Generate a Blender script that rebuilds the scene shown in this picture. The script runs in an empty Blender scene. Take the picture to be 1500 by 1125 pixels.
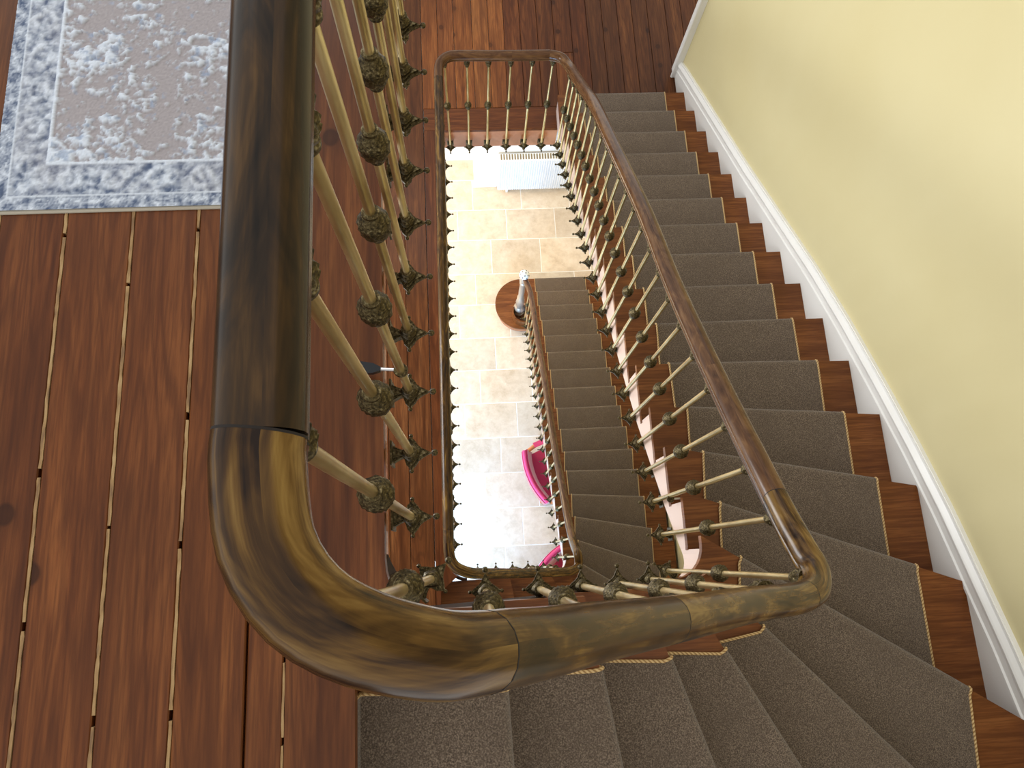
import bpy, math, random
from mathutils import Vector, Matrix, noise
random.seed(7)
S = bpy.context.scene
COL = S.collection
PI = math.pi

# ------------------------------------------------------------------ camera
cam_d = bpy.data.cameras.new('camera'); cam = bpy.data.objects.new('camera', cam_d); COL.objects.link(cam)
cam_d.sensor_width = 36.0; cam_d.sensor_fit = 'HORIZONTAL'
cam_d.lens = 1042.857 / 1500 * 36.0
cam_d.clip_start = 0.02
cam.matrix_world = Matrix(((0.9977, 0.0416, -0.0538, -1.7439), (-0.0532, 0.9697, -0.2383, -0.9728),
                           (0.0422, 0.2406, 0.9697, 1.4168), (0, 0, 0, 1)))
S.camera = cam

# ------------------------------------------------------------------ light
W = bpy.data.worlds.new('world'); S.world = W; W.use_nodes = True
bg = W.node_tree.nodes['Background']; bg.inputs[0].default_value = (1.0, 0.985, 0.955, 1); bg.inputs[1].default_value = 1.1

def area(name, loc, target, sx, sy, power, col):
    d = bpy.data.lights.new(name, 'AREA'); d.shape = 'RECTANGLE'; d.size = sx; d.size_y = sy; d.energy = power; d.color = col
    o = bpy.data.objects.new(name, d); COL.objects.link(o); o.location = loc
    o.rotation_euler = (Vector(target) - Vector(loc)).to_track_quat('-Z', 'Y').to_euler()
    return o
# area lights for assumed hall daylight, cool near and warm far, no window built
area('assumed_hall_window_light', (-2.6, -3.4, -5.9), (-1.5, -0.4, -7.7), 2.2, 2.0, 800, (0.30, 0.58, 1.0))
area('assumed_hall_side_light', (-4.4, 3.3, -5.6), (-0.9, 3.0, -7.6), 2.2, 2.0, 190, (1.0, 0.80, 0.52))
area('middle_fill_light', (-4.2, 0.4, -1.9), (-0.9, 0.3, -2.8), 1.6, 1.4, 130, (0.95, 0.97, 1.0))  # area light added on the left to brighten string and balusters, no window built
area('landing_fill_light', (-3.3, 3.7, 2.2), (-0.3, 0.0, -1.2), 3.0, 2.6, 60, (0.93, 0.96, 1.0))  # large soft fill added high up for wall and stairs, no window built
S.view_settings.view_transform = 'Standard'
S.view_settings.look = 'None'
S.view_settings.exposure = 0.0
S.view_settings.gamma = 1.0
S.view_settings.use_curve_mapping = False

H1, R1 = 3.57, 0.17
G, R2 = -7.73, 0.18909
F1 = -H1

# ------------------------------------------------------------------ helpers
class MB:
    def __init__(s): s.v = []; s.f = []; s.uv = {}
    def add(s, vs, fs):
        b = len(s.v); s.v += [tuple(p) for p in vs]; s.f += [tuple(i + b for i in q) for q in fs]; return b
    def box(s, x0, x1, y0, y1, z0, z1, c=0.0):
        if c <= 0:
            s.add([(x, y, z) for z in (z0, z1) for x, y in ((x0, y0), (x1, y0), (x1, y1), (x0, y1))],
                  [(3, 2, 1, 0), (4, 5, 6, 7), (0, 1, 5, 4), (1, 2, 6, 5), (2, 3, 7, 6), (3, 0, 4, 7)])
        else:
            L = [(z0, 0), (z1 - c, 0), (z1, c)]; vs = []
            for z, k in L: vs += [(x0 + k, y0 + k, z), (x1 - k, y0 + k, z), (x1 - k, y1 - k, z), (x0 + k, y1 - k, z)]
            fs = [(3, 2, 1, 0), (8, 9, 10, 11)]
            for l in (0, 4):
                for i in range(4): j = (i + 1) % 4; fs.append((l + i, l + j, l + 4 + j, l + 4 + i))
            s.add(vs, fs)
        return s
    def prism(s, poly, z0, z1):
        a = sum(p[0] * q[1] - q[0] * p[1] for p, q in zip(poly, poly[1:] + poly[:1]))
        if a < 0: poly = poly[::-1]
        n = len(poly)
        fs = [tuple(range(n - 1, -1, -1)), tuple(range(n, 2 * n))]
        fs += [(i, (i + 1) % n, n + (i + 1) % n, n + i) for i in range(n)]
        s.add([(p[0], p[1], z0) for p in poly] + [(p[0], p[1], z1) for p in poly], fs); return s
    def lathe(s, prof, seg=16, c=(0, 0, 0), mod=None):
        vs = []
        for r, z in prof:
            for i in range(seg):
                a = 2 * PI * i / seg; k = mod(a, z) if mod else 1.0
                vs.append((c[0] + r * k * math.cos(a), c[1] + r * k * math.sin(a), c[2] + z))
        fs = []
        for j in range(len(prof) - 1):
            for i in range(seg):
                k = (i + 1) % seg; fs.append((j * seg + i, j * seg + k, (j + 1) * seg + k, (j + 1) * seg + i))
        if prof[0][1] > prof[-1][1]: fs = [q[::-1] for q in fs]
        b = s.add(vs, fs); n = len(prof)
        up = prof[0][1] <= prof[-1][1]
        bot = tuple(b + i for i in range(seg)); top = tuple(b + (n - 1) * seg + i for i in range(seg))
        s.f += [bot[::-1] if up else bot, top if up else top[::-1]]
        return s
    def sphere(s, c, r, seg=12, n=8):
        return s.lathe([(r * math.sin(PI * max(j, .15) / n) if j < n else r * math.sin(PI * .15 / n), -r * math.cos(PI * j / n)) for j in range(n + 1)], seg, c)
    def sweep(s, pts, prof, closed=False, caps=True, uvs=True, u0=0.0):
        """prof: (side, up) ring carried along pts; u runs along, v around"""
        n = len(prof); P = [Vector(p) for p in pts]; L = 0.0; per = [0.0]
        for i in range(n): a, b = prof[i], prof[(i + 1) % n]; per.append(per[-1] + math.hypot(b[0] - a[0], b[1] - a[1]))
        b0 = len(s.v); lens = []
        for i, p in enumerate(P):
            if closed: t = P[(i + 1) % len(P)] - P[i - 1]
            else: t = (P[min(i + 1, len(P) - 1)] - P[max(i - 1, 0)])
            t.normalize()
            sd = t.cross(Vector((0, 0, 1)))
            if sd.length < 1e-4: sd = Vector((1, 0, 0))
            sd.normalize(); up = sd.cross(t)
            if i: L += (p - P[i - 1]).length
            lens.append(L)
            for a, c in prof: s.v.append(tuple(p + sd * a + up * c))
        m = len(P)
        for i in range(m - 1 + (1 if closed else 0)):
            j = (i + 1) % m
            for k in range(n):
                l = (k + 1) % n
                s.f.append((b0 + i * n + k, b0 + i * n + l, b0 + j * n + l, b0 + j * n + k))
                if uvs: s.uv[len(s.f) - 1] = [(lens[i] + u0, per[k]), (lens[i] + u0, per[k + 1]), (lens[j] + u0, per[k + 1]), (lens[j] + u0, per[k])]
        if caps and not closed:
            s.f.append(tuple(b0 + k for k in range(n))[::-1]); s.f.append(tuple(b0 + (m - 1) * n + k for k in range(n)))
        return s
    def tube(s, pts, r, seg=10, **kw):
        return s.sweep(pts, [(r * math.cos(2 * PI * i / seg), r * math.sin(2 * PI * i / seg)) for i in range(seg)], **kw)
    def mesh(s, name, mat=None, smooth=False):
        me = bpy.data.meshes.new(name); me.from_pydata(s.v, [], s.f)
        if s.uv:
            ul = me.uv_layers.new(name='UVMap'); d = ul.data
            for p in me.polygons:
                u = s.uv.get(p.index)
                if u:
                    for li, c in zip(p.loop_indices, u): d[li].uv = c
        if mat: me.materials.append(mat)
        if smooth:
            me.polygons.foreach_set('use_smooth', [True] * len(me.polygons))
            try: me.set_sharp_from_angle(angle=math.radians(smooth if smooth is not True else 40))
            except Exception: pass
        me.update(); return me
    def build(s, name, mat, parent=None, smooth=False):
        return link(name, s.mesh(name, mat, smooth), parent)

def link(name, data, parent=None, loc=None, rz=0.0):
    o = bpy.data.objects.new(name, data); COL.objects.link(o); o.parent = parent
    if loc is not None: o.location = loc
    if rz: o.rotation_euler = (0, 0, rz)
    return o
def tag(o, label=None, cat=None, group=None, kind=None):
    if label: o['label'] = label
    if cat: o['category'] = cat
    if group: o['group'] = group
    if kind: o['kind'] = kind
    return o
def empty(name, loc=(0, 0, 0), rz=0.0): return link(name, None, None, loc, rz)

# ------------------------------------------------------------------ materials
def mat(name, base, rough=.5, metal=0.0, coat=0.0, spec=None):
    m = bpy.data.materials.new(name); m.use_nodes = True; n = m.node_tree.nodes; b = n['Principled BSDF']
    b.inputs['Base Color'].default_value = (*base, 1); b.inputs['Roughness'].default_value = rough
    b.inputs['Metallic'].default_value = metal; b.inputs['Coat Weight'].default_value = coat; b.inputs['Coat Roughness'].default_value = .12
    if spec is not None: b.inputs['Specular IOR Level'].default_value = spec
    return m
class NT:
    def __init__(s, m): s.m = m; s.t = m.node_tree; s.b = s.t.nodes['Principled BSDF']
    def n(s, ty, **kw):
        x = s.t.nodes.new(ty)
        for k, v in kw.items():
            if k in x.inputs: x.inputs[k].default_value = v
            else: setattr(x, k, v)
        return x
    def l(s, a, b): s.t.links.new(a, b)
    def coord(s, kind='Object', scale=(1, 1, 1), loc_random=False, rot=None):
        tc = s.n('ShaderNodeTexCoord'); mp = s.n('ShaderNodeMapping'); mp.inputs['Scale'].default_value = scale
        if rot: mp.inputs['Rotation'].default_value = rot
        s.l(tc.outputs[kind], mp.inputs['Vector'])
        if loc_random:
            oi = s.n('ShaderNodeObjectInfo'); mu = s.n('ShaderNodeMath', operation='MULTIPLY'); mu.inputs[1].default_value = 37.0
            cb = s.n('ShaderNodeCombineXYZ'); s.l(oi.outputs['Random'], mu.inputs[0])
            for i in range(3): s.l(mu.outputs[0], cb.inputs[i])
            s.l(cb.outputs[0], mp.inputs['Location'])
        return mp.outputs[0]
    def noise(s, vec, scale, detail=4, rough=.55, dist=0.0):
        x = s.n('ShaderNodeTexNoise'); s.l(vec, x.inputs['Vector'])
        x.inputs['Scale'].default_value = scale; x.inputs['Detail'].default_value = detail; x.inputs['Roughness'].default_value = rough; x.inputs['Distortion'].default_value = dist
        return x.outputs['Fac']
    def ramp(s, fac, stops):
        x = s.n('ShaderNodeValToRGB'); s.l(fac, x.inputs[0]); e = x.color_ramp.elements
        while len(e) < len(stops): e.new(.5)
        for q, (p, c) in zip(e, stops): q.position = p; q.color = (*c, 1) if len(c) == 3 else c
        return x.outputs[0]
    def mix(s, fac, a, b, mode='MIX'):
        x = s.n('ShaderNodeMix'); x.data_type = 'RGBA'; x.blend_type = mode
        if hasattr(fac, 'is_linked'): s.l(fac, x.inputs[0])
        else: x.inputs[0].default_value = fac
        for i, c in ((6, a), (7, b)):
            if hasattr(c, 'is_linked'): s.l(c, x.inputs[i])
            else: x.inputs[i].default_value = (*c, 1)
        return x.outputs[2]
    def bump(s, fac, strength=.3, dist=.002):
        x = s.n('ShaderNodeBump'); x.inputs['Strength'].default_value = strength; x.inputs['Distance'].default_value = dist
        s.l(fac, x.inputs['Height']); s.l(x.outputs[0], s.b.inputs['Normal'])
    def col(s, c): s.l(c, s.b.inputs['Base Color'])
    def rough(s, fac, a, b):
        x = s.n('ShaderNodeMapRange'); s.l(fac, x.inputs[0]); x.inputs[3].default_value = a; x.inputs[4].default_value = b; s.l(x.outputs[0], s.b.inputs['Roughness'])

def wood(name, dark, mid, light, rough=.38, gx=26, gy=1.6, coat=.25, tint=True, knots=True, kind='Object', axis='y'):
    m = mat(name, mid, rough, 0, coat, .16); t = NT(m)
    sc = (gx, gy, gx) if axis == 'y' else ((gy, gx, gx) if axis == 'x' else (gx, gx, gy))
    v = t.coord(kind, sc, True)
    g = t.noise(v, 1.0, 6, .62, .6)
    v2 = t.coord(kind, tuple(q * 6 for q in sc), True)
    fine = t.noise(v2, 1.0, 3, .6)
    c = t.ramp(g, [(.28, dark), (.5, mid), (.72, light)])
    c = t.mix(t.ramp(fine, [(.34, (.45, .45, .45)), (.58, (1, 1, 1))]), dark, c)
    rg = t.noise(t.coord(kind, tuple(q * k for q, k in zip(sc, (.26, .42, .26))), True), 1.0, 2, .45, .3)
    mu = t.n('ShaderNodeMath', operation='MULTIPLY'); mu.inputs[1].default_value = 95.0; t.l(rg, mu.inputs[0])
    sn = t.n('ShaderNodeMath', operation='SINE'); t.l(mu.outputs[0], sn.inputs[0])
    c = t.mix(t.ramp(sn.outputs[0], [(.35, (0, 0, 0)), (.95, (.42, .42, .42))]), c, dark)
    if knots:
        v3 = t.coord(kind, (3.6, 3.0, 3.6), True)
        vo = t.n('ShaderNodeTexVoronoi'); t.l(v3, vo.inputs['Vector']); vo.inputs['Scale'].default_value = 1.0; vo.voronoi_dimensions = '2D'
        k = t.ramp(vo.outputs['Distance'], [(.0, (.75, .75, .75)), (.055, (.85, .85, .85)), (.075, (.25, .25, .25)), (.16, (0, 0, 0))])
        sp = t.n('ShaderNodeSeparateColor'); t.l(vo.outputs['Color'], sp.inputs[0])
        on = t.ramp(sp.outputs[0], [(.50, (0, 0, 0)), (.52, (1, 1, 1))])
        c = t.mix(t.mix(1.0, k, on, 'MULTIPLY'), c, tuple(q * .45 for q in dark))
    blot = t.noise(t.coord(kind, (2.5, 2.5, 2.5), True), 1.0, 3, .5)
    c = t.mix(t.ramp(blot, [(.35, (0, 0, 0)), (.7, (.5, .5, .5))]), c, tuple(q * .55 for q in mid))
    if tint:
        oi = t.n('ShaderNodeObjectInfo'); c = t.mix(1.0, c, oi.outputs['Color'], 'MULTIPLY')
    t.col(c); t.bump(fine, .12, .001); t.rough(g, rough - .08, rough + .12)
    return m

M = {}
M['board'] = wood('varnished_red_pine', (.058, .0165, .0045), (.145, .046, .0118), (.245, .090, .025), .36, 24, 1.3, coat=.08)
M['stairwood'] = wood('stair_wood', (.085, .026, .0075), (.195, .066, .018), (.30, .115, .033), .36, 1.6, 22, knots=False, coat=.08)
M['fascia'] = wood('fascia_wood', (.33, .12, .05), (.50, .21, .10), (.62, .30, .16), .45, 1.5, 22, knots=False)
M['apron'] = mat('dark_apron_string_shade', (.02, .008, .004), .6, 0, 0, .08)  # the aprons' own dark brown; also shade put into the winder string's colour
M['filler'] = mat('gap_filler', (.30, .175, .075), .85); t = NT(M['filler'])
t.col(t.ramp(t.noise(t.coord('Object', (60, 14, 60)), 1, 3), [(.35, (.17, .095, .045)), (.5, (.30, .18, .075)), (.68, (.40, .27, .13))]))
M['gap'] = mat('dark_gap', (.012, .008, .006), .9)
def railmat(name, stops, rough=.24):
    m = mat(name, stops[1][1], rough, 0, .06, .16); t = NT(m)
    v = t.coord('UV', (2.2, 42, 1)); g = t.noise(v, 1.0, 6, .6, 1.4)
    w = t.coord('UV', (5.0, 17, 1)); h = t.noise(w, 1.0, 3, .6, 2.2)
    a = t.n('ShaderNodeMath', operation='ADD'); a.use_clamp = False
    ma = t.n('ShaderNodeMath', operation='MULTIPLY'); ma.inputs[1].default_value = .5; t.l(g, ma.inputs[0])
    mb = t.n('ShaderNodeMath', operation='MULTIPLY'); mb.inputs[1].default_value = .5; t.l(h, mb.inputs[0])
    t.l(ma.outputs[0], a.inputs[0]); t.l(mb.outputs[0], a.inputs[1])
    t.col(t.ramp(a.outputs[0], stops)); t.bump(g, .05, .0006)
    return m
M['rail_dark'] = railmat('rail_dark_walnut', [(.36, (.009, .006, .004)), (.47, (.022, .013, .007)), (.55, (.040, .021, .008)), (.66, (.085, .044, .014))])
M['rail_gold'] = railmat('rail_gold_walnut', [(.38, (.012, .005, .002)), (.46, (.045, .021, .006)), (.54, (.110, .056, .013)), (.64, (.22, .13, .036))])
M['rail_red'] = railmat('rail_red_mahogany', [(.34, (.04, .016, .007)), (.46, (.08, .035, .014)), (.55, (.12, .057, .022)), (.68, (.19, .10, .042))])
M['brass'] = mat('aged_brass', (.46, .36, .175), .3, .85); t = NT(M['brass'])
g_ = t.noise(t.coord('Object', (30, 30, 6), True), 1, 4); t.col(t.ramp(g_, [(.3, (.34, .245, .095)), (.5, (.56, .44, .21)), (.7, (.72, .60, .33))])); t.rough(g_, .22, .42)
M['bronze'] = mat('dark_cast_bronze', (.14, .105, .045), .42, .8); t = NT(M['bronze'])
g_ = t.noise(t.coord('Object', (210, 210, 210)), 1, 4); t.col(t.ramp(g_, [(.35, (.022, .016, .006)), (.55, (.085, .062, .024)), (.78, (.30, .25, .14))])); t.bump(g_, .6, .004)
def carpetmat(name, a, b, c):
    m = mat(name, b, .95, 0, 0, .15); t = NT(m)
    v = t.coord('Object', (1, 1, 1), False, (.62, .41, .33)); n1 = t.noise(v, 290, 3, .75); n2 = t.noise(v, 7, 3, .6)
    k = t.ramp(n1, [(.34, a), (.5, b), (.64, c)])
    t.col(t.mix(t.ramp(n2, [(.35, (0, 0, 0)), (.7, (.4, .4, .4))]), k, tuple(q * .8 for q in b))); t.bump(n1, .9, .004)
    t.b.inputs['Sheen Weight'].default_value = .25; t.b.inputs['Sheen Roughness'].default_value = .5
    return m
M['carpet'] = carpetmat('brown_carpet', (.042, .029, .021), (.130, .094, .067), (.28, .215, .16))
M['rope'] = mat('tan_binding', (.52, .34, .15), .85); t = NT(M['rope'])
wv = t.n('ShaderNodeTexWave'); wv.wave_type = 'BANDS'; wv.bands_direction = 'DIAGONAL'; t.l(t.coord('UV', (95, 95, 1)), wv.inputs['Vector']); wv.inputs['Scale'].default_value = .55
t.col(t.ramp(wv.outputs['Fac'], [(.2, (.30, .17, .06)), (.6, (.60, .42, .20))])); t.bump(wv.outputs['Fac'], .6, .002)
M['wall'] = mat('cream_wall_paint', (.76, .67, .41), .62); t = NT(M['wall'])
g_ = t.noise(t.coord('Object', (1.2, 1.2, 1.2)), 1, 3); t.col(t.ramp(g_, [(.3, (.575, .50, .265)), (.7, (.605, .535, .30))]))
M['white'] = mat('white_gloss_paint', (.78, .77, .73), .32)
M['plaster'] = mat('white_plaster', (.80, .78, .74), .7)
M['stonewhite'] = mat('radiator_enamel', (.80, .81, .80), .3)
def tilemat():
    m = mat('travertine', (.66, .55, .40), .42); t = NT(m)
    v = t.coord('Object', (1, 1, 1), True); a = t.noise(v, 6, 7, .72, .15); b = t.noise(v, 26, 4, .7)
    c = t.ramp(a, [(.3, (.52, .41, .29)), (.5, (.64, .53, .40)), (.7, (.72, .63, .51))])
    c = t.mix(t.ramp(b, [(.62, (0, 0, 0)), (.78, (.7, .7, .7))]), c, (.80, .74, .64))
    oi = t.n('ShaderNodeObjectInfo'); t.col(t.mix(1.0, c, oi.outputs['Color'], 'MULTIPLY')); t.bump(b, .08, .001); return m
M['tile'] = tilemat()
M['grout'] = mat('grout', (.88, .86, .82), .8)
M['velvet'] = mat('magenta_velvet', (.40, .008, .07), .8); M['velvet'].node_tree.nodes['Principled BSDF'].inputs['Sheen Weight'].default_value = .5
M['pinkwelt'] = mat('pink_welt', (.72, .06, .19), .7)
M['chairwood'] = mat('orange_chair_wood', (.62, .20, .06), .4, 0, .3)
M['black'] = mat('black_steel', (.02, .022, .025), .32, .6)
M['steel'] = mat('bright_steel', (.5, .5, .5), .3, .9)
M['grille'] = mat('radiator_slots', (.22, .16, .07), .6)

# ------------------------------------------------------------------ plan lines
def arc(cx, cy, r, a0, a1, n=8): return [(cx + r * math.cos(math.radians(a0 + (a1 - a0) * i / n)), cy + r * math.sin(math.radians(a0 + (a1 - a0) * i / n))) for i in range(n + 1)]
XE, XM, YS, XS = -1.928, -1.962, -1.09, -0.975          # landing edge, well edge beside the winders, well edge beside the straight flight
YF = 2.333                                 # well edge of the far landing
WELLC = .12
def string_path(dx=0.0, dy=0.0, off=0.0):
    """the well side of a stair: from the landing, round the corner, along the straight flight; off > 0 goes into the well"""
    y0, x1 = YS + dy + off, XS + dx - off; r = WELLC - off * .5
    return [(-2.4 + dx, y0)] + arc(x1 - r, y0 + r, r, -90, 0, 8) + [(x1, 3.2)]
def wall_path(): return [(-2.4, -2.07), (0.0, -2.07), (0.0, 3.2)]
def line_hit(A, B, path):
    """the line through A, B against a polyline: (length along the path, point), the hit nearest A"""
    d = (B[0] - A[0], B[1] - A[1]); best = None; s = 0.0
    for p, q in zip(path, path[1:]):
        e = (q[0] - p[0], q[1] - p[1]); L = math.hypot(*e); den = d[0] * e[1] - d[1] * e[0]
        if abs(den) > 1e-9:
            u = ((A[0] - p[0]) * d[1] - (A[1] - p[1]) * d[0]) / (e[0] * d[1] - e[1] * d[0])
            if -1e-6 <= u <= 1 + 1e-6:
                P = (p[0] + e[0] * u, p[1] + e[1] * u); k = math.hypot(P[0] - A[0], P[1] - A[1])
                if best is None or k < best[0]: best = (k, s + u * L, P)
        s += L
    return best[1], best[2]
def between(path, s0, s1):
    """the corners of a polyline strictly between two lengths, in the order s0 -> s1"""
    out = []; s = 0.0
    for p, q in zip(path, path[1:]):
        s += math.hypot(q[0] - p[0], q[1] - p[1])
        if min(s0, s1) + 1e-4 < s < max(s0, s1) - 1e-4: out.append(q)
    return out if s0 < s1 else out[::-1]

# nosing lines of the upper flight, carpet's well side -> carpet's wall side
GO = [.038, .020, -.003, -.014, -.017, -.016, -.010, -.006, -.001, .010]
NOS = {i: ((-.838, 2.473 - (i - 1) * .2642 + GO[i - 1]), (-.155, 2.473 - (i - 1) * .2642 + GO[i - 1])) for i in range(1, 11)}
NOS.update({11: ((-.845, -.143), (-.152, -.159)), 12: ((-.838, -.385), (-.157, -.439)), 13: ((-.845, -.604), (-.16, -.743)),
            14: ((-.859, -.817), (-.164, -1.078)), 15: ((-.87, -1.012), (-.164, -1.467)), 16: ((-.888, -1.218), (-.20, -1.955)),
            17: ((-1.07, -1.253), (-.705, -1.93)), 18: ((-1.27, -1.242), (-1.052, -1.93)), 19: ((-1.478, -1.232), (-1.38, -1.93)),
            20: ((-1.705, -1.235), (-1.687, -1.93)), 21: ((-1.983, -1.225), (-1.985, -1.93))})
LDX, LDY = -.035, -.035
NOS2 = {j: ((-.8645, 2.413 - (j - 2) * .2642), (-.177, 2.413 - (j - 2) * .2642)) for j in range(1, 12)}
for j in range(12, 23):
    a, b = NOS[j - 1]; NOS2[j] = ((a[0] + LDX, a[1] + LDY), (b[0] + LDX, b[1] + (LDY if b[1] > -1.9 else 0)))
OVER = .026

# ------------------------------------------------------------------ setting: walls
def struct(name, mb, m, smooth=False):
    o = mb.build(name, m, None, smooth); o['kind'] = 'structure'; return o
struct('wall_right', MB().box(.02, .16, -2.21, 2.78, G - .1, 2.9), M['wall'])
struct('wall_front', MB().box(-2.0, .02, -2.21, -2.09, G - .1, -.5), M['wall'])
struct('wall_back', MB().box(-1.62, 1.2, 4.19, 4.34, G - .1, F1 - .24), M['plaster'])
struct('wall_recess', MB().box(-4.6, -1.5, 4.64, 4.78, G - .1, F1 - .24).box(-1.62, -1.5, 4.34, 4.64, G - .1, F1 - .24), M['plaster'])
# white casing where the wall ends on the middle landing
tr = MB().box(-.025, .05, 2.775, 2.80, F1, -1.2).box(-.015, .13, 2.80, 2.86, F1, -1.2).tube([(-.024, 2.785, F1), (-.024, 2.785, -1.2)], .012, 8, uvs=False)
struct('trim_1', tr, M['white'])
# ground-floor skirting
bb = MB().box(-1.64, -1.30, 4.165, 4.19, G, G + .14).box(-1.64, -1.30, 4.175, 4.19, G + .14, G + .165)
struct('baseboard_back', bb, M['white'])
struct('baseboard_recess', MB().box(-4.6, -1.62, 4.615, 4.64, G, G + .16).box(-4.6, -1.62, 4.625, 4.64, G + .16, G + .19), M['white'])

# skirting up the stair wall: plain board with a moulded top, following the pitch
TOPL = [(2.775, -3.385), (2.60, -3.272), (1.294, -2.462), (.37, -1.86), (.02, -1.653), (-.327, -1.463), (-.62, -1.312), (-.887, -1.186), (-1.369, -.991), (-1.75, -.86), (-2.09, -.72)]
def interp(tab, y):
    for (a, b), (c, d) in zip(tab, tab[1:]):
        if min(a, c) <= y <= max(a, c): return b + (d - b) * (y - a) / (c - a)
    return tab[0][1] if abs(y - tab[0][0]) < abs(y - tab[-1][0]) else tab[-1][1]
ys = [2.775 - i * (2.775 + 2.09) / 60 for i in range(61)]
sk = empty('baseboard_right'); sk['kind'] = 'structure'
m = MB(); vs = []; fs = []
for i, y in enumerate(ys):
    z = interp(TOPL, y); vs += [(0, y, max(z - .62, F1 - .02)), (0, y, z - .004), (.02, y, z - .004), (.02, y, max(z - .62, F1 - .02))]
    if i: b = (i - 1) * 4; fs += [(b + k, b + (k + 1) % 4, b + 4 + (k + 1) % 4, b + 4 + k) for k in range(4)]
fs += [(0, 1, 2, 3)]
m.add(vs, fs); m.build('skirting_board', M['white'], sk)
for z0, pr in ((-.112, [(.012, -.012), (-.004, -.012), (-.012, -.004), (-.012, .006), (-.004, .012), (.012, .012)]),
               (-.075, [(.02, -.026), (-.002, -.026), (-.005, 0), (-.013, .014), (-.013, .02), (-.006, .026), (.02, .026)]),
               (-.028, [(.02, -.021), (-.016, -.021), (-.020, -.012), (-.016, 0), (-.004, .012), (-.001, .024), (.02, .024)])):
    MB().sweep([(.006, y, interp(TOPL, y) + z0) for y in ys], [(-a, b) for a, b in pr]).build('moulding', M['white'], sk, 35)

# ------------------------------------------------------------------ floors
def board(parent, poly_or_box, z0, z1, color, m='board', name='floorboard'):
    mb = MB()
    if len(poly_or_box) == 4 and not isinstance(poly_or_box[0], tuple): mb.box(*poly_or_box, z0, z1, .0025)
    else: mb.prism(poly_or_box, z0, z1)
    o = mb.build(name, M[m], parent); o.color = (*color, 1); return o
def tint(lo=.82, hi=1.15, warm=0.0):
    k = random.uniform(lo, hi); return (k * (1 + warm), k, k * (1 - warm * .5))

# upper landing
ft = struct('floor_upper', MB().box(-4.3, XE - .03, -.96, 2.55, -.12, -.03).box(-4.3, -2.03, -2.9, -.96, -.12, -.03), M['gap'])
ea = arc(XE + .13, -.96, .13, 180, 238, 6)
edge_poly = [(-2.1125, 2.55), (XE, 2.55)] + ea + [(-1.985, -1.125), (-1.985, -2.06), (-2.1125, -2.06)]
edge_poly[0] = (-2.1118, 2.55); edge_poly[-1] = (-2.1118, -2.06); board(ft, edge_poly, -.028, 0, (.86, .82, .80))
xs = [-2.115, -2.183, -2.315, -2.451, -2.590, -2.727, -2.865, -3.0, -3.14, -3.28, -3.42, -3.56, -3.7, -3.84]
cl = [(1.0, .95, .9), (1.05, 1.0, .9), (.95, .88, .84), (1.0, .92, .86), (.82, .72, .66)]
for i, (a, b) in enumerate(zip(xs, xs[1:])):
    gap = .003 if i != 0 else .0012
    o = board(ft, (b + gap, a - gap, -2.88, 2.54), -.028, 0, cl[i] if i < len(cl) else tint())
# tan filler in the joints, broken by open dark stretches
for i, x in enumerate(xs):
    if i == 1: continue
    y = -2.8; w = .0022 if i == 0 else .0032
    while y < 1.6:
        l = random.uniform(.14, .5) if i else random.uniform(.05, .2)
        q = [y]
        while q[-1] < y + l - .02: q.append(q[-1] + random.uniform(.010, .026))
        q.append(y + l); jit = lambda: w * random.uniform(.62, 1.22)
        MB().prism([(x + jit(), v) for v in q] + [(x - jit(), v) for v in q[::-1]], -.02, .0003).build('joint_filler', M['filler'], ft)
        y += l + random.uniform(.006, .022)

# middle landing: planks run away from the well on the far side, along it on the left
fm = struct('floor_middle', MB().box(-4.3, XM - .03, -.96, YF + .03, F1 - .24, F1 - .03).box(-4.3, -2.07, -2.9, -.96, F1 - .24, F1 - .03).box(-4.3, 1.2, YF + .03, 4.78, F1 - .24, F1 - .03), M['plaster'])
fx = [-2.054, -1.921, -1.788, -1.637, -1.503, -1.375, -1.24, -1.099, -.964, -.817, -.682, -.551, -.42, -.295, -.163, -.009, .123, .26, .40, .54, .68, .82, .96, 1.1]
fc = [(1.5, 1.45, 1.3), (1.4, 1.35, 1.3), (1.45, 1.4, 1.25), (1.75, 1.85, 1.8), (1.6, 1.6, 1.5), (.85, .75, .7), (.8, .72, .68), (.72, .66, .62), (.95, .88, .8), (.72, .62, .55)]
for i, (a, b) in enumerate(zip(fx, fx[1:])):
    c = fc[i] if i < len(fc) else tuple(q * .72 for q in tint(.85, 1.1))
    y0 = 2.532 if b < -.95 else 2.46
    if i == 8:
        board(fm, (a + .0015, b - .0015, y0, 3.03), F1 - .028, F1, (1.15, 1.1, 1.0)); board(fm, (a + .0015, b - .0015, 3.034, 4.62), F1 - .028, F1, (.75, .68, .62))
    else: board(fm, (a + .0015, b - .0015, y0, 4.62), F1 - .028, F1, c)
board(fm, (-2.05, -.99, YF, 2.529), F1 - .028, F1, (.7, .6, .55), 'stairwood')
eb = arc(XM + .12, -.965, .12, 180, 238, 6)
board(fm, [(-2.052, YF), (XM, YF)] + eb + [(-2.02, -1.16), (-2.02, -2.06), (-2.052, -2.06)], F1 - .028, F1, (.78, .70, .72))
lx = [-2.055, -2.216, -2.355, -2.49, -2.63, -2.77, -2.91, -3.05, -3.2, -3.35]
for a, b in zip(lx, lx[1:]): board(fm, (b + .0015, a - .0015, -2.88, 4.6), F1 - .028, F1, tuple(q * .85 for q in tint(.85, 1.0)))

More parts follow.
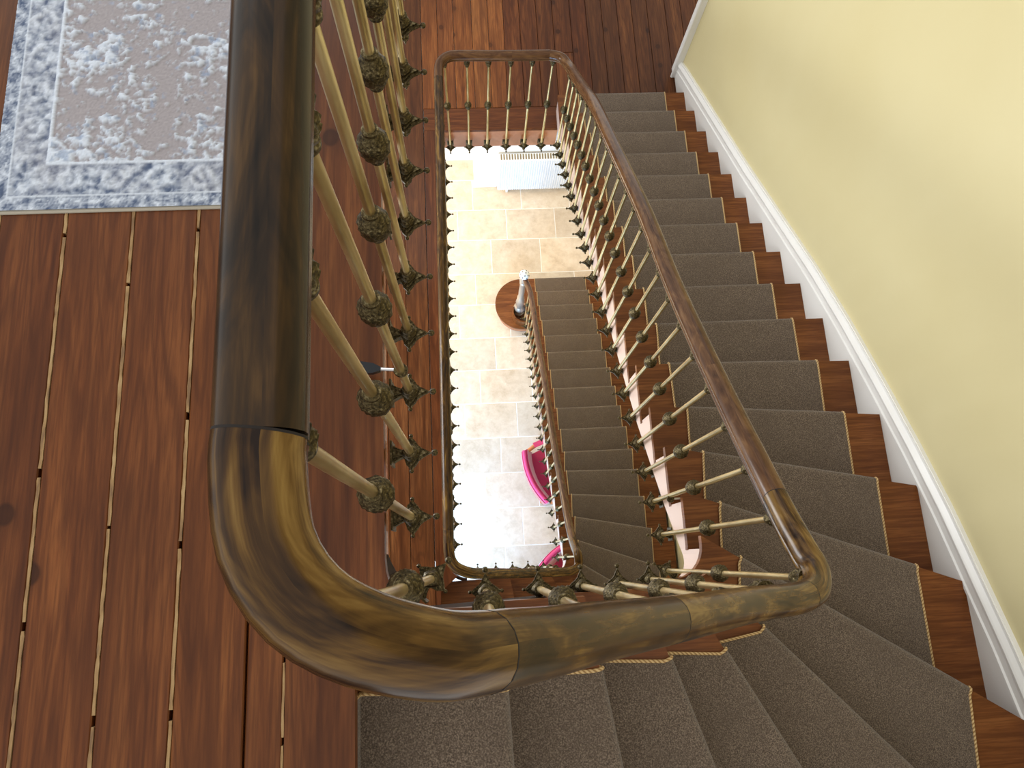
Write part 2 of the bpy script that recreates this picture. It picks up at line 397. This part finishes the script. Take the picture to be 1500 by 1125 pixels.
# ground floor: travertine in a one-third bond
fg = struct('floor_ground', MB().box(-4.9, 1.2, -4.2, 4.7, G - .1, G - .006), M['grout'])
TW, TH = .684, .4632
rows = [4.75, 4.282, 3.814, 3.356, 2.848, 2.401, 1.926, 1.48, 1.026, .564, .105, -.344, -.815, -1.28, -1.745, -2.21, -2.67, -3.13]
for k, (ya, yb) in enumerate(zip(rows, rows[1:])):
    off = -1.878 + {0: 0.0, 1: .2275, 2: .455}[(11 - k) % 3]
    off = {11: -1.8782, 10: -1.652, 9: -1.4295, 8: -1.8781, 7: -1.6578, 6: -1.4345, 5: -1.9004, 4: -1.6608, 3: -1.4242, 2: -1.1913, 12: -1.4368}.get(k, off)
    n0 = -5
    for q in range(n0, 5):
        x0 = off + q * TW
        if x0 > .3 or x0 < -4.6: continue
        kx = random.uniform(.88, 1.08); w = random.uniform(-.03, .03)
        o = MB().box(x0 + .005, x0 + TW - .005, yb + .005, min(ya, 4.61) - .005, G - .01, G - .003, .0015).build('tile', M['tile'], fg); o.color = (kx * (1 + w), kx, kx * (1 - w), 1)

# edge boards of the landings
m = MB().box(XE - .03, XE - .004, -.96, 2.55, -.088, -.0285); m.build('edge_board', M['fascia'], ft)
pts = arc(XE + .13, -.96, .13, 176, 272, 14)
def ribbon(pts, ztop, zbot, th, inward=1):
    """a thin vertical board following a plan line; ztop and zbot may be lists"""
    n = len(pts); zt = ztop if isinstance(ztop, list) else [ztop] * n; zb = zbot if isinstance(zbot, list) else [zbot] * n
    mb = MB(); vs = []; fs = []
    for i, p in enumerate(pts):
        a, b = pts[max(i - 1, 0)], pts[min(i + 1, n - 1)]; d = Vector((b[0] - a[0], b[1] - a[1])).normalized(); nx, ny = -d.y * th * inward, d.x * th * inward
        vs += [(p[0], p[1], zt[i]), (p[0], p[1], zb[i]), (p[0] + nx, p[1] + ny, zb[i]), (p[0] + nx, p[1] + ny, zt[i])]
        if i: b4 = (i - 1) * 4; fs += [(b4 + k, b4 + (k + 1) % 4, b4 + 4 + (k + 1) % 4, b4 + 4 + k) for k in range(4)]
    fs += [(0, 1, 2, 3), tuple((n - 1) * 4 + k for k in (3, 2, 1, 0))]; mb.add(vs, fs); return mb
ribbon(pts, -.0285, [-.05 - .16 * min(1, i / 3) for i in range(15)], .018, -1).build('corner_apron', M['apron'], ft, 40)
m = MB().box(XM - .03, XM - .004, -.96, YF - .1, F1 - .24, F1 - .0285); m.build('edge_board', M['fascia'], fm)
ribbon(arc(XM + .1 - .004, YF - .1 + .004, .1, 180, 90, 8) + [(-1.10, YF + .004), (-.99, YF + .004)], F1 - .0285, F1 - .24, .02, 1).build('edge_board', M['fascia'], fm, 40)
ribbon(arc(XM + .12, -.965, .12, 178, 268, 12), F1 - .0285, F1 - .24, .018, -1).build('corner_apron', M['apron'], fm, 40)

# ------------------------------------------------------------------ stairs
def stair(name, label, N, last, z_of, dx, dy, cname, clabel):
    root = tag(empty(name, (0, 0, 0)), label, 'staircase')
    sp = string_path(dx, dy); tp = string_path(dx, dy, .022); wp = wall_path()
    hit = {}
    for k in N:
        A, B = N[k]; d = Vector((B[0] - A[0], B[1] - A[1])).normalized(); n = Vector((-d.y, d.x))
        nxt = N.get(k + 1) or N[k]; prv = N.get(k - 1) or N[k]
        v = Vector(nxt[0]) + Vector(nxt[1]) - Vector(prv[0]) - Vector(prv[1])
        if n.dot(v) < 0: n = -n
        hit[k] = (d, n)
    def ends(k, o, path_in):
        d, n = hit[k]; A = Vector(N[k][0]) + n * o; B = Vector(N[k][1]) + n * o
        return line_hit(tuple(A), tuple(B), path_in), line_hit(tuple(B), tuple(A), wp)
    for k in range(1, last):
        z = z_of(k)
        (s0, I0), (w0, O0) = ends(k, 0.0, tp); (s1, I1), (w1, O1) = ends(k + 1, OVER + .012, tp)
        poly = [I0] + between(tp, s0, s1) + [I1, O1] + between(wp, w1, w0) + [O0]
        MB().prism(poly, z - .03, z).build('tread', M['stairwood'], root)
    for k in range(1, last + 1):
        z = z_of(k); (s0, I0), (w0, O0) = ends(k, OVER, sp); (s1, I1), (w1, O1) = ends(k, OVER + .018, sp)
        MB().prism([I0, O0, O1, I1], z_of(k) - (z_of(2) - z_of(1)), z - .0302).build('riser', M['stairwood'], root)
    # cut string on the well side, white plaster bead along its foot, plaster soffit
    mb = MB(); dk = MB(); bead = []; sof = MB(); drop = .27
    for k in range(1, last):
        (s0, I0), (w0, O0) = ends(k, OVER, sp); (s1, I1), (w1, O1) = ends(k + 1, OVER, sp)
        P = [I0] + between(sp, s0, s1) + [I1]; acc = [0.0]
        for a, b in zip(P, P[1:]): acc.append(acc[-1] + math.hypot(b[0] - a[0], b[1] - a[1]))
        zb = [z_of(k) - drop + (z_of(k + 1) - z_of(k)) * q / acc[-1] for q in acc]
        rb = ribbon(P, z_of(k) - .0302, zb, .02, -1)
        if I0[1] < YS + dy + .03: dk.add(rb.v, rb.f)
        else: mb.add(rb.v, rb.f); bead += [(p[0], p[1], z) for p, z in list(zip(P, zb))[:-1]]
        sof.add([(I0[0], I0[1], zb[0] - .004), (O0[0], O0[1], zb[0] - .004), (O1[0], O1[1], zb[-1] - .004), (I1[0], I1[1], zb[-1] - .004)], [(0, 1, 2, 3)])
    mb.build('outer_string', M['string'], root); dk.build('winder_string', M['apron'], root)  # one and the same string: lit run coloured pale, unlit winder run dark
    MB().sweep(bead, [(.014, -.012), (-.014, -.012), (-.014, .008), (.014, .008)]).build('string_bead', M['white'], root)
    sof.build('soffit', M['plaster'], root)
    # carpet runner with bound edges
    inn, out = [], []; th = .007
    rise = z_of(2) - z_of(1)
    def at(k, side, o):
        p = Vector(N[k][side]) + hit[k][1] * o; return p
    for k in range(1, last + 1):
        z = z_of(k); seq = []
        if k == 1: seq.append((k, OVER - .006, z - rise + th))
        seq.append((k, OVER - .004, z - .044))
        if k < last:
            seq += [(k, .004, z - .038), (k, -.006, z - .026), (k, -.008, z - .010), (k, -.004, z + .001), (k, .004, z + .006), (k, .018, z + th), (k + 1, OVER - .008, z + th), (k + 1, OVER - .0065, z + th + .004)]
        for kk, o, zz in seq:
            a = at(kk, 0, o); b = at(kk, 1, o); inn.append((a.x, a.y, zz)); out.append((b.x, b.y, zz))
    ct = tag(empty(cname), clabel, 'stair carpet')
    mb = MB(); NX = 4; vs = []; fs = []
    for a, b in zip(inn, out):
        for q in range(NX + 1):
            t_ = q / NX; vs.append(tuple(Vector(a).lerp(Vector(b), t_)))
    for i in range(len(inn) - 1):
        for q in range(NX):
            j = i * (NX + 1) + q; fs.append((j, j + NX + 1, j + NX + 2, j + 1))
    mb.add(vs, fs); mb.build('pile', M['carpet'], ct, 60)
    for L_ in (inn, out): MB().tube(L_, .0043, 8).build('binding', M['rope'], ct, 60)
    return root, hit
M['string'] = mat('pale_lit_string', (.62, .47, .40), .4)  # window light on the wooden string, put into its colour as a pale tone
zu = lambda k: (k - 21) * R1
zl = lambda k: F1 + (k - 22) * R2
stu, hu = stair('staircase', 'upper winding wooden staircase descending beside the cream wall to the middle landing', NOS, 21, zu, 0, 0,
                'stair_runner', 'brown stair carpet with tan bound edges on the flight beside the cream wall')
stl, hl = stair('staircase', 'lower winding wooden staircase descending to the stone tiled hall', NOS2, 22, zl, LDX, LDY,
                'stair_runner', 'brown stair carpet with tan bound edges on the flight down to the tiled hall')
# round-ended bottom step of the lower flight
cz = G + R2
MB().prism(arc(-1.06, 2.325, .352, 88, 274, 28) + [(-.99, 1.974), (-.99, 2.677)], cz - .03, cz).build('curtail_tread', M['stairwood'], stl)
MB().prism(arc(-1.06, 2.325, .325, 88, 274, 28) + [(-.99, 2.0), (-.99, 2.65)], G, cz - .0302).build('curtail_riser', M['fascia'], stl)
rp = arc(-1.05, 2.16, .15, 150, 285, 12)
ribbon(rp, cz + R2 - .03, cz + .0005, .018, 1).build('volute_riser', M['stairwood'], stl, 40)

# ------------------------------------------------------------------ handrail
def smooth_path(P, step=.02):
    """Catmull-Rom through P, resampled"""
    P = [Vector(p) for p in P]; out = []
    for i in range(len(P) - 1):
        a, b, c, d = P[max(i - 1, 0)], P[i], P[i + 1], P[min(i + 2, len(P) - 1)]
        n = max(2, int((c - b).length / step))
        tb = (c - a) * .5; tc = (d - b) * .5
        if i == 0: tb = c - b
        l = (c - b).length
        for v in (tb, tc):
            if v.length > 1.15 * l: v.length = 1.15 * l
        for k in range(n):
            t_ = k / n; t2, t3 = t_ * t_, t_ ** 3
            out.append(b * (2 * t3 - 3 * t2 + 1) + tb * (t3 - 2 * t2 + t_) + c * (-2 * t3 + 3 * t2) + tc * (t3 - t2))
    out.append(P[-1]); return out
XR = -1.885
TOPC = [(XR, -.80, .95), (-1.886, -.90, .95), (-1.879, -.955, .949), (-1.857, -.993, .942), (-1.823, -1.017, .925), (-1.779, -1.034, .89), (-1.7495, -1.040, .848),
        (-1.7215, -1.0425, .803), (-1.689, -1.046, .75), (-1.611, -1.052, .62), (-1.476, -1.063, .41), (-1.278, -1.072, .14), (-1.12, -1.078, -.03), (-1.05, -1.066, -.10),
        (-1.016, -1.03, -.16), (-1.015, -.985, -.205), (-1.018, -.92, -.26)]
FL = [(-1.02, -.837, -.325), (-1.02, -.632, -.491), (-1.02, -.363, -.70), (-1.02, -.037, -.936), (-1.02, .366, -1.196), (-1.02, .856, -1.558), (-1.02, 1.436, -1.986),
      (-1.02, 1.75, -2.265), (-1.02, 1.96, -2.45), (-1.022, 2.09, -2.56), (-1.035, 2.17, -2.61), (-1.075, 2.232, -2.62), (-1.15, 2.255, -2.62)]
MIDR = [(-1.5, 2.257, -2.62), (-1.78, 2.262, -2.62), (-1.84, 2.245, -2.62), (-1.878, 2.20, -2.62), (-1.888, 2.13, -2.62), (-1.894, 1.6, -2.62), (-1.903, .8, -2.62), (-1.912, -.1, -2.62), (-1.918, -.8, -2.62)]
def low(p):
    d = p[2] - .95; return (p[0] - .033, p[1], F1 + .95 + d * (1.0 if d > -.001 else 1.06))
LOWC = [low(p) for p in TOPC[1:-2]]
LOWF = [(-1.053, -.96, -3.78), (-1.05, -.8, -4.12), (-1.05, -.461, -4.42), (-1.05, .001, -4.835), (-1.05, .594, -5.22), (-1.05, 1.128, -5.63), (-1.05, 1.97, -6.25), (-1.085, 2.20, -6.40)]
SECT = [([(XR, 2.3, .95), (XR, 1.2, .95), (XR, .2, .95), (XR, -.5, .95), (XR, -.80, .95), (XR, -.885, .95)], 'rail_dark')]
half = [(.0, .0285), (.009, .0275), (.018, .0235), (.0255, .016), (.0300, .006), (.0305, -.003), (.0285, -.011), (.0235, -.016), (.0220, -.020), (.0248, -.024), (.0252, -.030), (.0215, -.036), (.013, -.0385)]
prof = [(x, y) for x, y in half] + [(-x, y) for x, y in half[:0:-1]]
prof = prof[::-1]
top = smooth_path([(XR, -.885, .95)] + TOPC[1:] + FL, .012)
def cut(path, tests):
    """split a path at the first point past each test"""
    idx = [0]
    for t_ in tests: idx.append(next(i for i, p in enumerate(path) if i > idx[-1] and t_(p)))
    idx.append(len(path) - 1); return [path[a:b + 1] for a, b in zip(idx, idx[1:])]
parts = cut(top, [lambda p: p.x > -1.744, lambda p: p.x > -1.50, lambda p: p.x > -1.10 and p.z < .1, lambda p: p.y > -.86 and p.z < 0, lambda p: p.y > -.46 and p.z < -.3, lambda p: p.y > 1.3])
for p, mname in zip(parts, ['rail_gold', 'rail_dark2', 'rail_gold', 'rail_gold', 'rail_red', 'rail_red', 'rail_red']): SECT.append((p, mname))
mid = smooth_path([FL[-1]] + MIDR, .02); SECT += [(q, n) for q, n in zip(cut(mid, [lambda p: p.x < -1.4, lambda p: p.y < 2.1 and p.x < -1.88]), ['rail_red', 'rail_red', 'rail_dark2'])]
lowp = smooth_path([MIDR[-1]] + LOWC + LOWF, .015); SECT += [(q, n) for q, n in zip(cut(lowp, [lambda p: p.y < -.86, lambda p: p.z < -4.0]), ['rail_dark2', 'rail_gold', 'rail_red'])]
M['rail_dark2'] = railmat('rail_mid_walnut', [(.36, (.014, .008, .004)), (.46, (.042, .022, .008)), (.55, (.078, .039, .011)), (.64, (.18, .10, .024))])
hr = tag(empty('handrail'), 'long polished walnut handrail curving down round the open stairwell', 'handrail')
u = 0.0
for i, (p, mname) in enumerate(SECT):
    MB().sweep(p, prof, caps=True, u0=u).build('rail_section', M[mname], hr, 50); u += 3.7
    if i and i < 6:
        a, b = Vector(p[0]), Vector(p[1]); d = (b - a).normalized()
        MB().sweep([a - d * .0009, a + d * .0009], [(x * 1.006, y * 1.006) for x, y in prof]).build('joint', M['gap'], hr, 50)
RAILPTS = [Vector(q) for p, _ in SECT for q in p]

# ------------------------------------------------------------------ balusters
leaf = lambda n, k: (lambda a, z: 1 + k * math.sin(n * a + z * 300))
ROD = MB().lathe([(.0085, 0), (.0085, .5), (.0082, 1.0)], 14).mesh('rod', M['brass'], 60)
KNOB = MB().lathe([(.0088, -.043), (.013, -.041), (.0135, -.036), (.0105, -.033), (.0155, -.029), (.0195, -.022), (.0215, -.021), (.0228, -.013), (.0245, -.011), (.0252, -.002), (.0245, .006), (.0255, .008),
                   (.0235, .015), (.0215, .017), (.0185, .024), (.0145, .029), (.0105, .033), (.0140, .036), (.0135, .041), (.0088, .043)], 24, mod=lambda a, z: 1 + (.05 * math.sin(8 * a + z * 260) if abs(z) < .025 else 0)).mesh('knob', M['bronze'], 30)
CAP = MB().lathe([(.0088, -.072), (.014, -.070), (.0145, -.064), (.011, -.060), (.0155, -.054), (.019, -.046), (.0165, -.041), (.0205, -.034), (.0185, -.028), (.0155, -.024), (.0195, -.016), (.022, -.008), (.021, 0.0)], 24,
               mod=lambda a, z: 1 + (.09 * math.sin(8 * a) if -.058 < z < -.005 else 0)).mesh('capital', M['bronze'], 30)
def bracket_mesh():
    b = MB()
    b.lathe([(.0095, .030), (.0135, .029), (.0145, .022), (.0115, .018), (.0165, .012), (.0185, .003), (.0150, -.004), (.0205, -.010), (.0205, -.018), (.016, -.03), (.009, -.042), (.0115, -.049), (.0105, -.056), (.004, -.063), (.0035, -.07), (.001, -.078)][::-1], 16,
            mod=lambda a, z: 1 + (.10 * math.cos(4 * a) if -.03 < z < .016 else 0))
    star = []
    for i, (r, a) in enumerate([(.044, 0), (.026, 24), (.023, 45), (.027, 66), (.037, 90), (.027, 114), (.020, 135), (.021, 180), (.020, 225), (.027, 246), (.037, 270), (.027, 294), (.023, 315), (.026, 336)]):
        star.append((r * math.cos(math.radians(a)), r * math.sin(math.radians(a))))
    b.prism(star, -.017, -.008)
    b.prism([(p[0] * .8, p[1] * .8) for p in star], -.008, -.003)
    b.sphere((.0505, 0, -.0115), .0075, 10, 6)
    for s in (-1, 1): b.sphere((0, s * .0385, -.0125), .0048, 8, 5)
    pts = [(-.012, .010), (-.020, .0085), (-.028, .012), (-.036, .0165), (-.0425, .019)]
    arm = [(x, w) for x, w in pts] + [(x, -w) for x, w in pts[::-1]]
    b.prism(arm, -.030, -.006); b.prism([(x, w * .6) for x, w in arm], -.006, .004)
    b.prism([(-.0430, .026), (-.0385, .026), (-.0385, -.026), (-.0430, -.026)], -.045, .018)
    return b.mesh('bracket', M['bronze'], 35)
BR = bracket_mesh()
def rail_z(x, y, z0):
    best = None
    for q in RAILPTS:
        if z0 + .5 < q.z < z0 + 1.9:
            d = (q.x - x) ** 2 + (q.y - y) ** 2
            if best is None or d < best[0]: best = (d, q.z)
    return best[1]
def baluster(x, y, zb, ang, label, group, kfrac=.515):
    zt = rail_z(x, y, zb) - .0392
    if abs(rail_z(x + .03 * math.sin(ang), y + .03 * math.cos(ang), zb) - rail_z(x - .03 * math.sin(ang), y - .03 * math.cos(ang), zb)) > .006: zt += .010
    o = tag(empty('baluster', (x, y, zb), ang), label, 'baluster', group)
    r = link('rod', ROD, o, (0, 0, .012)); r.scale = (1, 1, zt - zb - .012)
    link('knob', KNOB, o, (0, 0, (zt - zb) * kfrac)); link('capital', CAP, o, (0, 0, zt - zb)); link('bracket', BR, o)
    return o
nb = 0
GL = 'brass baluster with dark knob along the upper landing edge'
for i in range(16): baluster(XR, -.876 + i * .1365, -.115, 0, GL, 'upper landing balusters')
baluster(-1.848, -1.004, -.125, math.radians(45), 'brass baluster with dark knob at the curved corner of the upper landing', None)
for x, y, z in [(-1.735, -1.045, -.35), (-1.60, -1.05, -.45), (-1.47, -1.055, -.60), (-1.34, -1.06, -.75), (-1.20, -1.06, -.95)]:
    baluster(x, y, z, PI / 2, 'brass baluster with dark knob beside the narrow ends of the upper winding steps', 'upper winder balusters')
def pitch_u(y): return -3.4 + (2.473 - y) / .2642 * R1
for i in range(24):
    y = -1.047 + i * .1375
    x, a = (-1.035, 2.6) if i == 0 else (-1.02, PI)
    baluster(x, y, pitch_u(y) - .245 - .02 * max(0, y), a, 'brass baluster with small knob along the straight upper flight', 'upper flight balusters')
for x in (-1.85, -1.70, -1.555, -1.405, -1.26, -1.12):
    baluster(x, 2.262, F1 - .115, -PI / 2, 'brass baluster on the short far edge of the middle landing', 'far edge balusters of the middle landing')
for i in range(22):
    y = -.855 + i * .1405; baluster(-1.917 + .024 * (y + .8) / 2.9 - .006, y, F1 - .115, 0, 'brass baluster along the long edge of the middle landing', 'long edge balusters of the middle landing')
def pitch_l(y): return zl(1) + (2.413 + .2642 - y) / .2642 * R2
for i in range(23):
    y = -.98 + i * .1375; baluster(-1.05, y, pitch_l(y) - .23, PI, 'small brass baluster along the lower flight above the tiled hall', 'lower flight balusters')
for x, z in [(-1.77, -.37), (-1.635, -.47), (-1.505, -.62), (-1.375, -.79), (-1.235, -1.0)]:
    baluster(x, -1.05, F1 + z, PI / 2, 'small brass baluster beside the narrow ends of the lower winding steps', 'lower winder balusters')

# ------------------------------------------------------------------ newel post
nw = tag(empty('newel_post', (-1.103, 2.23, cz)), 'ornate cast metal newel post with a pierced ball on the rounded bottom step', 'newel post')
M['newel'] = mat('silvered_cast_metal', (.50, .44, .36), .4, .6)
MB().lathe([(.075, 0), (.075, .02), (.06, .03), (.07, .06), (.078, .10), (.07, .15), (.045, .18), (.052, .19)], 20, mod=leaf(8, .05)).build('base', M['newel'], nw, 35)
MB().lathe([(.052, .19), (.042, .22), (.055, .30), (.05, .42), (.036, .48), (.046, .50), (.034, .53), (.038, .70), (.033, .95), (.042, .98), (.03, 1.0), (.044, 1.04), (.05, 1.10), (.03, 1.16)], 20, mod=lambda a, z: 1 + (.07 * math.sin(7 * a + 25 * z) if z < .48 else 0)).build('shaft', M['newel'], nw, 35)
bl = MB().sphere((0, 0, 1.225), .06, 20, 14).build('ball', M['stonewhite'], nw, 60)
mb = MB()
for i in range(26):
    z = 1 - 2 * (i + .5) / 26; a = i * 2.39996; r = math.sqrt(1 - z * z); mb.sphere((.0565 * r * math.cos(a), .0565 * r * math.sin(a), 1.225 + .0565 * z), .0085, 8, 5)
mb.build('piercing', M['black'], bl, 60)

# ------------------------------------------------------------------ radiator
rd = tag(empty('radiator', (-1.30, 4.17, G)), 'white ribbed panel radiator against the white hall wall', 'radiator')
mb = MB().box(0, 1.12, -.115, -.005, .12, .86, .006); mb.build('body', M['stonewhite'], rd)
mb = MB()
for i in range(36): x = .016 + i * .0305; mb.prism([(x, -.113), (x + .006, -.128), (x + .016, -.128), (x + .022, -.113)], .13, .845)
mb.build('ribs', M['stonewhite'], rd)
mb = MB()
for i in range(30): x = .03 + i * .036; mb.box(x, x + .018, -.10, -.02, .859, .863)
mb.build('top_grille', M['grille'], rd)
for x in (.12, 1.0): MB().box(x, x + .03, -.09, -.03, 0, .13).build('foot', M['stonewhite'], rd)

# ------------------------------------------------------------------ armchairs in the hall
def armchair(loc, rz, label):
    """faces local +x; back crest along local y at x = 0"""
    o = tag(empty('armchair', loc, rz), label, 'armchair', 'armchairs in the hall')
    def crest(y): return -.07 * (1 - (y / .34) ** 2)
    n = 12; vs = []; fs = []; yv = [-.33 + .66 * i / n for i in range(n + 1)]
    for y in yv:
        x = crest(y); vs += [(x - .05, y, .30), (x - .09, y, .60), (x - .10, y, .86), (x - .03, y, .88), (x + .02, y, .60), (x + .07, y, .38)]
    for i in range(n):
        for k in range(6): fs.append((i * 6 + k, i * 6 + (k + 1) % 6, i * 6 + 6 + (k + 1) % 6, i * 6 + 6 + k))
    fs += [tuple(range(6))[::-1], tuple(n * 6 + k for k in range(6))]
    mb = MB(); mb.add(vs, fs); bk = mb.build('backrest', M['velvet'], o, 40)
    MB().tube([(crest(y) - .07, y, .882) for y in yv], .020, 10).build('crest_roll', M['pinkwelt'], bk, 60)
    MB().prism([(.02, -.30), (.58, -.33), (.62, -.25), (.62, .25), (.58, .33), (.02, .30), (-.04, .15), (-.04, -.15)], .30, .44).build('seat', M['velvet'], o)
    MB().prism([(.0, -.31), (.59, -.345), (.635, -.26), (.635, .26), (.59, .345), (.0, .31)], .25, .30).build('seat_rail', M['chairwood'], o)
    for s in (-1, 1):
        MB().tube([(-.02, s * .33, .66), (.12, s * .36, .67), (.30, s * .37, .655), (.42, s * .36, .63), (.44, s * .355, .55), (.42, s * .345, .30)], .024, 8).build('arm', M['chairwood'], o, 60)
        MB().box(.08, .30, s * .36 - .03, s * .36 + .03, .675, .70).build('arm_pad', M['pinkwelt'], o)
        MB().tube([(.56, s * .29, .27), (.57, s * .29, .12), (.58, s * .29, 0)], .022, 8).build('leg', M['chairwood'], o, 60)
        MB().tube([(.03, s * .26, .27), (.0, s * .26, .12), (-.04, s * .26, 0)], .022, 8).build('leg', M['chairwood'], o, 60)
    return o
armchair((-1.00, -.03, G), math.atan2(.24, .63), 'magenta velvet armchair with orange wood arms standing beneath the lower flight')
armchair((-.93, -1.13, G), math.atan2(-.55, .62), 'magenta velvet armchair tucked under the turn of the lower staircase')

# ------------------------------------------------------------------ rug on the upper landing
RX0, RX1, RY0, RY1 = -2.742, -2.15, -.206, 1.55
def rug():
    st = .0034; nx = int((RX1 - RX0) / st); ny = int((RY1 - RY0) / st * .5)
    ny1 = int(.62 / st); yl = [RY0 + i * st for i in range(ny1)]; y = yl[-1]
    while y < RY1 - .02: y += .014; yl.append(y)
    vs, cs, fs = [], [], []
    dark = Vector((.085, .115, .19)); mid_ = Vector((.28, .345, .47)); lite = Vector((.60, .655, .74)); field = Vector((.34, .315, .33))
    for y in yl:
        for i in range(nx + 1):
            x = RX0 + (RX1 - RX0) * i / nx
            d = min(y - RY0, x - RX0, RX1 - x); p = Vector((x, y, 0))
            n1 = noise.fractal(p * 58, .7, 2.1, 4); n2 = noise.fractal(p * 9 + Vector((5, 1, 0)), .9, 2, 3); n3 = noise.noise(p * 210); n4 = noise.fractal(p * 46 + Vector((9, 4, 2)), .7, 2, 4)
            blob = max(0.0, min(1.0, (n1 * .8 + n2 * .8 - .02) * 2.4))
            if d < .03:
                q = max(0, min(1, .42 + n4 * .7 + n3 * .35)); c = dark.lerp(lite, q); h = .004 + .0012 * n3
            elif d < .034: c = lite * .95; h = .0055
            elif d < .105:
                # ring motifs along the border band
                along = x if (y - RY0) == d else y
                u_ = ((along + 3) % .092) - .046; v_ = d - .068; rr = math.hypot(u_, v_)
                ring = math.exp(-((rr - .021) / .006) ** 2) + math.exp(-(rr / .006) ** 2) * .6
                q = max(0, min(1, .48 + n4 * .65 + n1 * .35 + ring * .35)); c = dark.lerp(lite, q); c = c.lerp(field, .25 * max(0, min(1, .5 + n2))); h = .003 + .0032 * max(0, min(1, .4 + n1 * .8 + ring * .6)) + .0005 * n3
            elif d < .110: c = lite; h = .0062
            else:
                c = field.lerp(lite, blob); bl_ = max(0, min(1, (n4 * 1.1 + n2 * .5 - .35) * 2.2)); c = c.lerp(mid_, bl_ * .75)
                h = .0022 + .0058 * blob * (.75 + .4 * n1) + .0007 * n3
            c = c * (1 + .22 * n3)
            vs.append((x, y, .0045 + h)); cs.append((max(0, c.x), max(0, c.y), max(0, c.z), 1))
    w = nx + 1
    for j in range(len(yl) - 1):
        for i in range(nx): fs.append((j * w + i, j * w + i + 1, (j + 1) * w + i + 1, (j + 1) * w + i))
    me = bpy.data.meshes.new('rug_pile'); me.from_pydata(vs, [], fs); ca = me.color_attributes.new('pattern', 'FLOAT_COLOR', 'POINT')
    ca.data.foreach_set('color', [q for c in cs for q in c])
    me.polygons.foreach_set('use_smooth', [True] * len(me.polygons))
    m_ = mat('rug_pile', (.5, .5, .5), .95, 0, 0, .1); t_ = NT(m_); at_ = t_.n('ShaderNodeAttribute', attribute_name='pattern'); t_.col(at_.outputs['Color'])
    t_.bump(t_.noise(t_.coord('Object', (1, 1, 1)), 700, 2), .5, .002)
    me.materials.append(m_)
    o = tag(empty('runner_rug', (0, 0, 0)), 'distressed blue grey and white runner rug with raised pile on the wooden landing', 'rug')
    link('pile', me, o)
    MB().box(RX0 - .002, RX1 + .002, RY0 - .006, RY1, .0004, .0056, .002).build('backing', mat('rug_backing', (.42, .38, .31), .9), o)
rug()

# ------------------------------------------------------------------ small clamps left on two balusters
def clamp(loc, rz, ln, label):
    o = tag(empty('clamp', loc, rz), label, 'clamp')
    MB().lathe([(.0092, -.006), (.0135, -.006), (.0145, 0), (.0135, .006), (.0092, .006)], 16).build('ring', M['bronze'], o, 40)
    MB().tube([(-.012, 0, 0), (-.045, 0, -.004)], .0035, 8).build('pin', M['steel'], o)
    mb = MB(); mb.prism([(-.040, .004), (-.055, .010), (-.085, .0125), (-.040 - ln, .011), (-.042 - ln, 0), (-.040 - ln, -.011), (-.085, -.0125), (-.055, -.010), (-.040, -.004)], -.012, .002)
    mb.build('handle', M['black'], o); return o
clamp((XR, -.603, .062), -.12, .06, 'black handled metal clamp on an upper landing baluster above the floor edge')
clamp((-1.02, -.7845, -1.27), PI, .05, 'black handled metal clamp on an upper flight baluster beside the steps')
